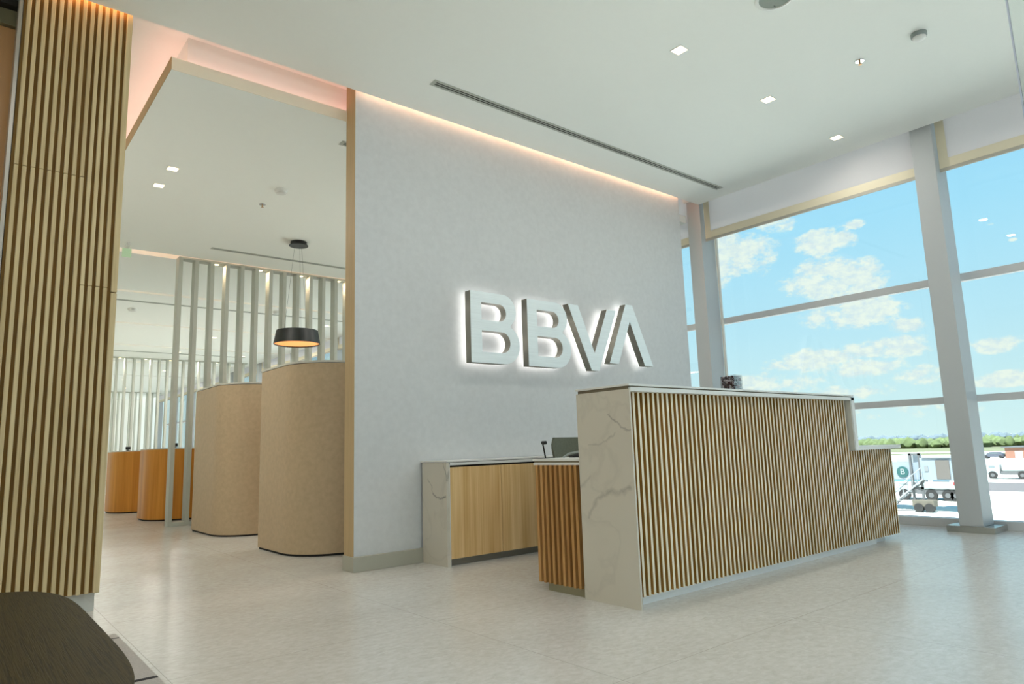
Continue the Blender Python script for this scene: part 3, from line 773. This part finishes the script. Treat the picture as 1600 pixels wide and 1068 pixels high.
# ceiling loudspeaker
o = tag(empty('ceiling_speaker', (3.905, 1.95, CZ)), 'round recessed ceiling speaker cut by the top edge of the photo', 'speaker')
m = W(); m.lathe((3.905, 1.95, CZ), [(.100,-.002),(.106,-.008),(.122,-.006),(.126,-.0005),(.100,-.0005)], 48).build('rim', PLAST, o, smooth=True)
m = W(); m.lathe((3.905, 1.95, CZ), [(0,-.001),(.100,-.001),(.100,-.003),(0,-.003)], 48).build('grille', plain('speaker_grille', (140,148,138), .6), o)
m = W(); m.box(3.965, 3.985, 1.99, 1.996, CZ-.005, CZ-.003).build('badge', BLACKP, o)
# exit sign on the far side of the slatted pier
o = tag(empty('exit_sign', (1.5, 8.9, 3.3)), 'faint clear exit sign with green glow beside the slatted pier top', 'sign')
W().box(1.50, 1.53, 9.1, 9.3, PZ-.05, PZ-.001).build('bracket', PLAST, o)
W().box(1.46, 1.56, 9.19, 9.20, PZ-.17, PZ-.06).build('panel', glow('exit_green', (196,226,190), .12), o)

# ------------------------------------------------------------------ table and rug
tb = tag(empty('coffee_table', (-.2, 2.02, 0)), 'dark stained oak table with rounded edge in the bottom corner of the photo', 'table')
def sup(cx, cy, a, b, n, k=96):
    out = []
    for i in range(k):
        t = 2*pi*i/k; c, s_ = math.cos(t), math.sin(t)
        out.append((cx+a*math.copysign(abs(c)**(2/n), c), cy+b*math.copysign(abs(s_)**(2/n), s_)))
    return out
W().prism(sup(-.2, 1.965, .51, .755, 4.6), .436, .45).build('table_top', TABLEW, tb, bevel=.003)
for sx in (-1, 1):
    for sy in (-1, 1):
        m = W(); m.tube([(-.2+sx*.40, 1.90+sy*.66, .0098), (-.2+sx*.36, 1.90+sy*.60, .425)], [.014,.022], 12).build('leg', BLACK, tb, smooth=True)
W().box(-.56, .16, 1.35, 2.45, .40, .436).build('apron', TABLEW, tb)
rg = tag(empty('rug', (-.8, 2.6, 0)), 'pale grey woven rug with a dark stripe under the dark table', 'rug')
W().box(-2.3, .69, 1.2, 3.93, .0005, .008).build('pile', RUGM, rg)
W().box(-2.3, .688, 3.035, 3.06, .0075, .0095).build('stripe', RUGD, rg)
W().box(-2.3, .688, 3.82, 3.83, .0075, .0092).build('stripe', RUGD, rg)

# ------------------------------------------------------------------ outside: apron, vehicles, jet bridge
G = -5.0
struct(W().box(-900, 2000, -900, 1500, G-1, G).build('ground_apron', APRON))
struct(W().box(81, 95, -300, 500, G, G+.02).build('ground_road', ASPH))
struct(W().box(44, 51.5, -300, 500, G, G+.03).build('ground_stand', ASPH))
struct(W().box(-900, 40, -900, -6, G, G+.04).build('ground_added_dark', plain('added_dark_ground', (80,80,82), .9)))  # unseen dark ground added to cut light bouncing into the hall
struct(W().box(215, 1900, -800, 1400, G, G+.05).build('ground_field', GRASS))
struct(W().box(232, 246, -800, 1400, G+.05, G+.07).build('ground_taxiway', APRON))
# building body under and over the hall
struct(W().box(-6, 7.25, -8, 36, G, -.3).build('wall_below', PAINT))
# tree line of many crowns
def treeline(x, y0, y1, h, name, mat, label, n, seed):
    r = random.Random(seed); m = MB(); m.keep_world = True
    for i in range(n):
        y = y0+(y1-y0)*(i+r.random())/n; hh = h*(.75+.4*r.random()); w = hh*(.35+.5*r.random()); xx = x+r.uniform(-14, 14)
        b2 = bmesh.new(); bmesh.ops.create_icosphere(b2, subdivisions=2, radius=1)
        for v in b2.verts:
            k = 1+.18*math.sin(v.co.x*7+i)*math.cos(v.co.y*6-i)
            v.co = Vector((xx+v.co.x*w*k, y+v.co.y*w*k, G+hh*.45+v.co.z*hh*.55*k))
        me = bpy.data.meshes.new('t'); b2.to_mesh(me); b2.free(); m.bm.from_mesh(me); bpy.data.meshes.remove(me)
    o = m.build(name, mat, smooth=True); o['kind'] = 'stuff'
    tag(o, label, 'trees'); return o
treeline(330, 20, 420, 4.2, 'tree_line', TREES, 'long green line of trees along the horizon beyond the airfield', 620, 5)
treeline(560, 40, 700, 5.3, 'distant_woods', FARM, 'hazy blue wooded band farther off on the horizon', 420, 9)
# brick hut
bh = tag(empty('brick_building', (182, 47, G)), 'low red brick building with a white door across the apron', 'building')
W().box(180, 190, 38, 48.4, G, G+2.35).build('brick_wall', BRICK, bh)
W().box(179.6, 190.4, 37.6, 49, G+2.35, G+2.55).build('flat_roof', TRG, bh)
W().box(179.9, 180.02, 45.2, 46.6, G, G+1.6).build('door', TRW, bh)
def wheel(m, x, y, r, w=.3):
    m.tube([(x-w/2, y, G+r), (x+w/2, y, G+r)], r, 14)
# vehicles run along the y axis (seen side-on from the hall)
def car(x, y, colr, label):
    c = tag(empty('parked_car', (x, y, G)), label, 'car', 'cars parked across the apron')
    m = W(); n = 0
    prof = [(-2.1,.35),(2.1,.35),(2.15,.75),(1.3,.9),(.8,1.4),(-1.0,1.42),(-1.7,.95),(-2.15,.85)]
    for xx in (x, x+1.7): pass
    a = [m.bm.verts.new((x, y+p, G+q)) for p, q in prof]; b = [m.bm.verts.new((x+1.7, y+p, G+q)) for p, q in prof]
    m.bm.faces.new(a); m.bm.faces.new(b[::-1])
    for i in range(len(prof)): m.bm.faces.new((a[i], b[i], b[(i+1)%len(prof)], a[(i+1)%len(prof)]))
    m.build('body', colr, c)
    for s in (-1.35, 1.35):
        m = W(); m.tube([(x-.05, y+s, G+.33), (x+1.75, y+s, G+.33)], .33, 14).build('wheels', TYRE, c)
    W().box(x-.02, x, y-.9, y+.7, G+.95, G+1.3).build('window', plain('car_glass', (80,90,96), .2), c)
blueg = plain('car_blue_grey', (72,76,88), .4)
car(184, 55.2, TRW, 'pale parked car farthest from the red brick building')
car(181, 51.0, blueg, 'blue grey parked car beside the red brick building')
car(189, 59.6, blueg, 'blue grey parked car next to the white column, farthest back')
# tanker behind the jet bridge
def tanker(x, y0, y1, zt, label, name, cab_end, checker=False):
    t = tag(empty(name, (x, (y0+y1)/2, G)), label, 'truck')
    W().rbox(x, x+2.3, y0, y1, G+.95, zt, .18, 3).build('tank', TRW, t, smooth=True)
    W().box(x+.1, x+2.2, y0, y1+.1, G+.55, G+.95).build('chassis', TRG, t)
    s = 1 if cab_end > y1 else -1
    ya, yb = (y1+.15, cab_end) if s > 0 else (cab_end, y0-.15)
    cabz = zt-.15
    m = W(); n0 = ya if s < 0 else yb
    m.rbox(x+.05, x+2.25, ya, yb, G+.6, cabz, .12, 2).build('cab', TRW, t, smooth=True)
    W().box(x+.03, x+.05, (ya+yb)/2-.3, (ya+yb)/2+.35, G+1.35, cabz-.15).build('cab_window', plain('cab_glass', (110,120,124), .2), t)
    L = y1-y0
    for yy in [y0+L*.08, y0+L*.24, y0+L*.40, y0+L*.72, (ya+yb)/2]:
        m = W(); m.tube([(x-.02, yy, G+.48), (x+.3, yy, G+.48)], .48, 18).build('wheel', TYRE, t)
        m = W(); m.tube([(x-.05, yy, G+.48), (x-.01, yy, G+.48)], .22, 12).build('hub', TRG, t)
    if checker:
        m = W(); c = y0+.1
        for i in range(4):
            for j in range(3):
                if (i+j) % 2 == 0: m.box(x-.03, x-.005, c+i*.25, c+(i+1)*.25, G+1.15+j*.25, G+1.15+(j+1)*.25)
        m.build('red_checks', REDP, t)
        W().box(x-.03, x-.01, y0+3.1, y0+4.5, G+1.75, G+2.05).build('grey_print', TRG, t)
        W().box(x-.03, x-.01, y0+1.4, y0+2.7, G+1.75, G+1.98).build('blue_print', BLUEP, t)
    return t
tanker(67.7, 21.2, 25.3, G+1.75, 'white tanker truck with red checks parked beyond the jet bridge', 'fuel_truck', 27.3, True)
tanker(102, 20.5, 28.1, G+1.95, 'long white truck on the road beyond the white column', 'box_truck', 29.9)
# jet bridge
jb = tag(empty('jet_bridge', (58, 21.5, G)), 'white passenger jet bridge with a dark teal letter B roundel and outside stairs', 'jet bridge')
W().box(58, 61, 21.25, 46, -2.62, -1.30).build('tunnel', JETB, jb, bevel=.03)
W().box(57.95, 58, 21.25, 46, -2.74, -2.62).build('teal_band', TEALL, jb)
W().box(57.6, 61.4, 18.95, 21.1, -2.62, -.95).build('cab', JETB, jb, bevel=.04)
W().box(57.5, 57.6, 19.08, 20.0, -2.5, -1.12).build('cab_shutter', JETS, jb)
W().box(57.55, 57.6, 20.55, 20.8, -1.95, -1.55).build('cab_window', plain('jb_window', (120,124,126), .3), jb)
W().box(57.5, 61.5, 18.85, 20.9, -.95, -.88).build('cab_roof', TRW, jb)
W().box(58.3, 60, 21.8, 23.0, -1.30, -.72).build('air_unit', TRW, jb, bevel=.02)
for yy in (21.1, 21.75):
    W().box(57.75, 57.9, yy, yy+.16, -4.2, -.6).build('drive_post', TRG, jb)
W().box(57.75, 57.9, 21.1, 21.9, -.75, -.6).box(57.75, 57.9, 21.1, 21.9, -3.3, -3.15).build('cross_beam', TRG, jb)
W().box(57.4, 58.3, 20.4, 21.9, -4.6, -4.1).build('drive_unit', YEL, jb, bevel=.03)
for yy in (20.7, 21.45):
    m = W(); m.tube([(57.3, yy, -4.67), (57.7, yy, -4.67)], .33, 18).build('wheel', TYRE, jb)
m = W(); m.tube([(57.99, 22.53, -2.02), (57.94, 22.53, -2.02)], .42, 40).build('roundel', TEAL, jb)
fc = bpy.data.curves.new('roundel_letter', 'FONT'); fc.body = 'B'; fc.size = .62; fc.align_x = 'CENTER'; fc.align_y = 'CENTER'; fc.extrude = .01
fo = bpy.data.objects.new('roundel_letter', fc); COL.objects.link(fo); fo.parent = jb
fo.location = Vector((57.925, 22.53, -2.02)) - jb.location
fo.rotation_euler = (pi/2, 0, -pi/2)
dg = bpy.context.evaluated_depsgraph_get(); fm = bpy.data.meshes.new_from_object(fo.evaluated_get(dg)); fm.materials.clear(); fm.materials.append(TRW)
fo2 = bpy.data.objects.new('letter', fm); COL.objects.link(fo2); fo2.parent = jb; fo2.location = fo.location; fo2.rotation_euler = fo.rotation_euler
bpy.data.objects.remove(fo); bpy.data.curves.remove(fc)
# stairs: two stringers, treads, rails
st = []
p0 = Vector((57.4, 23.9, -4.95)); p1 = Vector((57.4, 20.95, -2.55))
m = W()
for dx in (0, .9):
    m.tube([p0+Vector((dx,0,0)), p1+Vector((dx,0,0))], .06, 6)
    m.tube([p0+Vector((dx,0,.9)), p1+Vector((dx,0,.9))], .035, 6)
    for i in range(9):
        q = p0.lerp(p1, i/8)+Vector((dx,0,0)); m.tube([q, q+Vector((0,0,.9))], .02, 5)
m.build('stair_rails', TRW, jb)
m = W()
for i in range(13):
    q = p0.lerp(p1, (i+.5)/13); m.box(q.x, q.x+.9, q.y-.12, q.y+.12, q.z-.02, q.z+.02)
m.build('stair_treads', TRG, jb)

# ------------------------------------------------------------------ lights
PEACH = (1, .56, .36)
area('cove_wall', (4.34, 4.576, 3.79), 4.1, .04, 11, PEACH)
area('cove_pier', (.43, 4.573, 3.76), .55, .02, 3.2, (1, .48, .2))
PINK = (1, .42, .33)
def strip(x0, x1, y0, y1, z, p, up=True, c=PINK):
    area('cove_strip', ((x0+x1)/2, (y0+y1)/2, z), x1-x0, y1-y0, p, c, (pi, 0, 0) if up else (0, 0, 0))
strip(1.02, 6.6, 4.77, 4.82, PZ+.095, 2.4)
strip(1.01, 1.06, 4.85, 9.3, PZ+.095, 2.8)
strip(1.1, 6.6, 9.345, 9.375, PZ+.095, 5)
for a, b in bays[1:6]: strip(.8, 6.6, a+.03, a+.07, PZ+.095, 5, c=(1,.68,.48))
area('pendant_glow', (3.2, 8.0, 2.178), .36, .36, 5, (1, .7, .42))

# sun on the apron (comes over the roof from behind the building)
sl = bpy.data.lights.new('sun', 'SUN'); sl.energy = 18.0; sl.angle = .02; sl.color = (1, .985, .96)
so = bpy.data.objects.new('sun', sl); COL.objects.link(so); so.rotation_euler = Vector((-.55, -.12, 1)).to_track_quat('Z', 'Y').to_euler()

# ------------------------------------------------------------------ sky with clouds
CL = [[0.8296, 0.4964, 0.2557, 0.0398, 0.0318, 1.0], [0.8117, 0.5254, 0.2553, 0.0256, 0.0402, 1.0], [0.8776, 0.4054, 0.2559, 0.032, 0.0169, 1.0], [0.8904, 0.4057, 0.2062, 0.0561, 0.0255, 1.0], [0.8848, 0.41, 0.2213, 0.0268, 0.0212, 0.6], [0.8439, 0.4538, 0.2861, 0.0257, 0.0103, 0.9], [0.8888, 0.3686, 0.2725, 0.0133, 0.0058, 0.7], [0.9058, 0.3925, 0.1596, 0.0571, 0.0202, 1.0], [0.9322, 0.3344, 0.1381, 0.0208, 0.009, 0.9], [0.9269, 0.3583, 0.1121, 0.0435, 0.014, 1.0], [0.8879, 0.4484, 0.1031, 0.0541, 0.0138, 1.0], [0.9142, 0.3956, 0.0882, 0.051, 0.0117, 0.9], [0.8609, 0.5032, 0.0752, 0.0725, 0.0141, 0.9], [0.9627, 0.2503, 0.1032, 0.0305, 0.0092, 1.0], [0.9671, 0.2468, 0.0615, 0.033, 0.0091, 1.0], [0.9411, 0.3303, 0.0718, 0.0272, 0.0129, 0.8], [0.912, 0.4061, 0.0579, 0.0584, 0.0084, 0.8], [0.9319, 0.3614, 0.0318, 0.0814, 0.0114, 0.5], [0.9403, 0.2362, 0.245, 0.0044, 0.0019, 0.6], [0.9502, 0.2178, 0.2229, 0.0042, 0.0019, 0.6], [0.8186, 0.4405, 0.3685, 0.0628, 0.0167, 1.0], [0.8527, 0.2262, 0.4709, 0.0731, 0.0172, 1.0], [0.9761, 0.1329, 0.1717, 0.0403, 0.0175, 1.0], [0.988, 0.118, 0.0994, 0.0476, 0.0137, 1.0]]
wd = bpy.data.worlds.new('sky'); S.world = wd; wd.use_nodes = True; nt = wd.node_tree; nt.nodes.clear()
out = N(nt, 'ShaderNodeOutputWorld'); bg = N(nt, 'ShaderNodeBackground'); nt.links.new(bg.outputs[0], out.inputs[0])
tc = N(nt, 'ShaderNodeTexCoord'); sep = N(nt, 'ShaderNodeSeparateXYZ'); nt.links.new(tc.outputs['Generated'], sep.inputs[0])
ramp = N(nt, 'ShaderNodeValToRGB'); nt.links.new(sep.outputs['Z'], ramp.inputs[0])
E = ramp.color_ramp.elements
E[0].position = 0; E[0].color = lin((224,250,250)); E[1].position = 1; E[1].color = lin((110,176,240))
for p, c in ((.06, (212,244,248)), (.14, (196,238,252)), (.28, (172,230,255)), (.5, (150,216,255))):
    e = E.new(p); e.color = lin(c)
nz = N(nt, 'ShaderNodeTexNoise'); nz.inputs['Scale'].default_value = 26; nz.inputs['Detail'].default_value = 7; nz.inputs['Roughness'].default_value = .6
mp = N(nt, 'ShaderNodeMapping'); mp.inputs['Scale'].default_value = (1, 1, 1.7); nt.links.new(tc.outputs['Generated'], mp.inputs[0]); nt.links.new(mp.outputs[0], nz.inputs['Vector'])
n5 = N(nt, 'ShaderNodeTexNoise'); n5.inputs['Scale'].default_value = 4; n5.inputs['Detail'].default_value = 4; nt.links.new(mp.outputs[0], n5.inputs['Vector'])
tot = None
for x, y, z, rx, rz, w in CL:
    # distance split into horizontal and vertical parts, each over its own radius
    dx = math_(nt, 'SUBTRACT', sep.outputs['X'], x); dy = math_(nt, 'SUBTRACT', sep.outputs['Y'], y); dz = math_(nt, 'SUBTRACT', sep.outputs['Z'], z)
    h2 = math_(nt, 'DIVIDE', math_(nt, 'ADD', math_(nt, 'MULTIPLY', dx, dx), math_(nt, 'MULTIPLY', dy, dy)), rx*rx)
    v2 = math_(nt, 'DIVIDE', math_(nt, 'MULTIPLY', dz, dz), rz*rz)
    g = math_(nt, 'MULTIPLY', math_(nt, 'SUBTRACT', 1.0, math_(nt, 'MULTIPLY', math_(nt, 'ADD', h2, v2), .55), clamp=True), w)
    tot = g if tot is None else math_(nt, 'MAXIMUM', tot, g)
nf = N(nt, 'ShaderNodeTexNoise'); nf.inputs['Scale'].default_value = 70; nf.inputs['Detail'].default_value = 5; nf.inputs['Roughness'].default_value = .65; nt.links.new(mp.outputs[0], nf.inputs['Vector'])
den = math_(nt, 'ADD', tot, math_(nt, 'MULTIPLY', math_(nt, 'SUBTRACT', nz.outputs['Fac'], .5), 2.6))
den = math_(nt, 'ADD', den, math_(nt, 'MULTIPLY', math_(nt, 'SUBTRACT', nf.outputs['Fac'], .5), 1.1))
den = math_(nt, 'SUBTRACT', den, .18)
msk = N(nt, 'ShaderNodeMapRange'); msk.interpolation_type = 'SMOOTHSTEP'; msk.inputs['From Min'].default_value = .0; msk.inputs['From Max'].default_value = .62
nt.links.new(den, msk.inputs['Value'])
cover = math_(nt, 'MULTIPLY', msk.outputs[0], math_(nt, 'MULTIPLY', tot, 5.0, clamp=True))
# cloud colour mixed over the sky gradient
cl2 = N(nt, 'ShaderNodeMix'); cl2.data_type = 'RGBA'
cr = N(nt, 'ShaderNodeValToRGB'); cr.color_ramp.elements[0].position = .38; cr.color_ramp.elements[0].color = lin((226,240,242)); cr.color_ramp.elements[1].position = .6; cr.color_ramp.elements[1].color = lin((250,255,242))
nt.links.new(nf.outputs['Fac'], cr.inputs[0]); nt.links.new(cr.outputs[0], cl2.inputs['B'])
nt.links.new(ramp.outputs[0], cl2.inputs['A']); nt.links.new(math_(nt, 'MULTIPLY', cover, .92), cl2.inputs['Factor'])
nt.links.new(cl2.outputs['Result'], bg.inputs[0]); bg.inputs['Strength'].default_value = 1.04

# ------------------------------------------------------------------ render look
vs = S.view_settings; vs.view_transform = 'Standard'; vs.look = 'None'; vs.exposure = .04; vs.gamma = 1; vs.use_curve_mapping = False
cy = S.cycles
cy.use_denoising = True; cy.max_bounces = 10; cy.diffuse_bounces = 7; cy.glossy_bounces = 4; cy.transparent_max_bounces = 24; cy.transmission_bounces = 8
cy.sample_clamp_indirect = 6; cy.caustics_reflective = False; cy.caustics_refractive = False
cy.use_adaptive_sampling = False
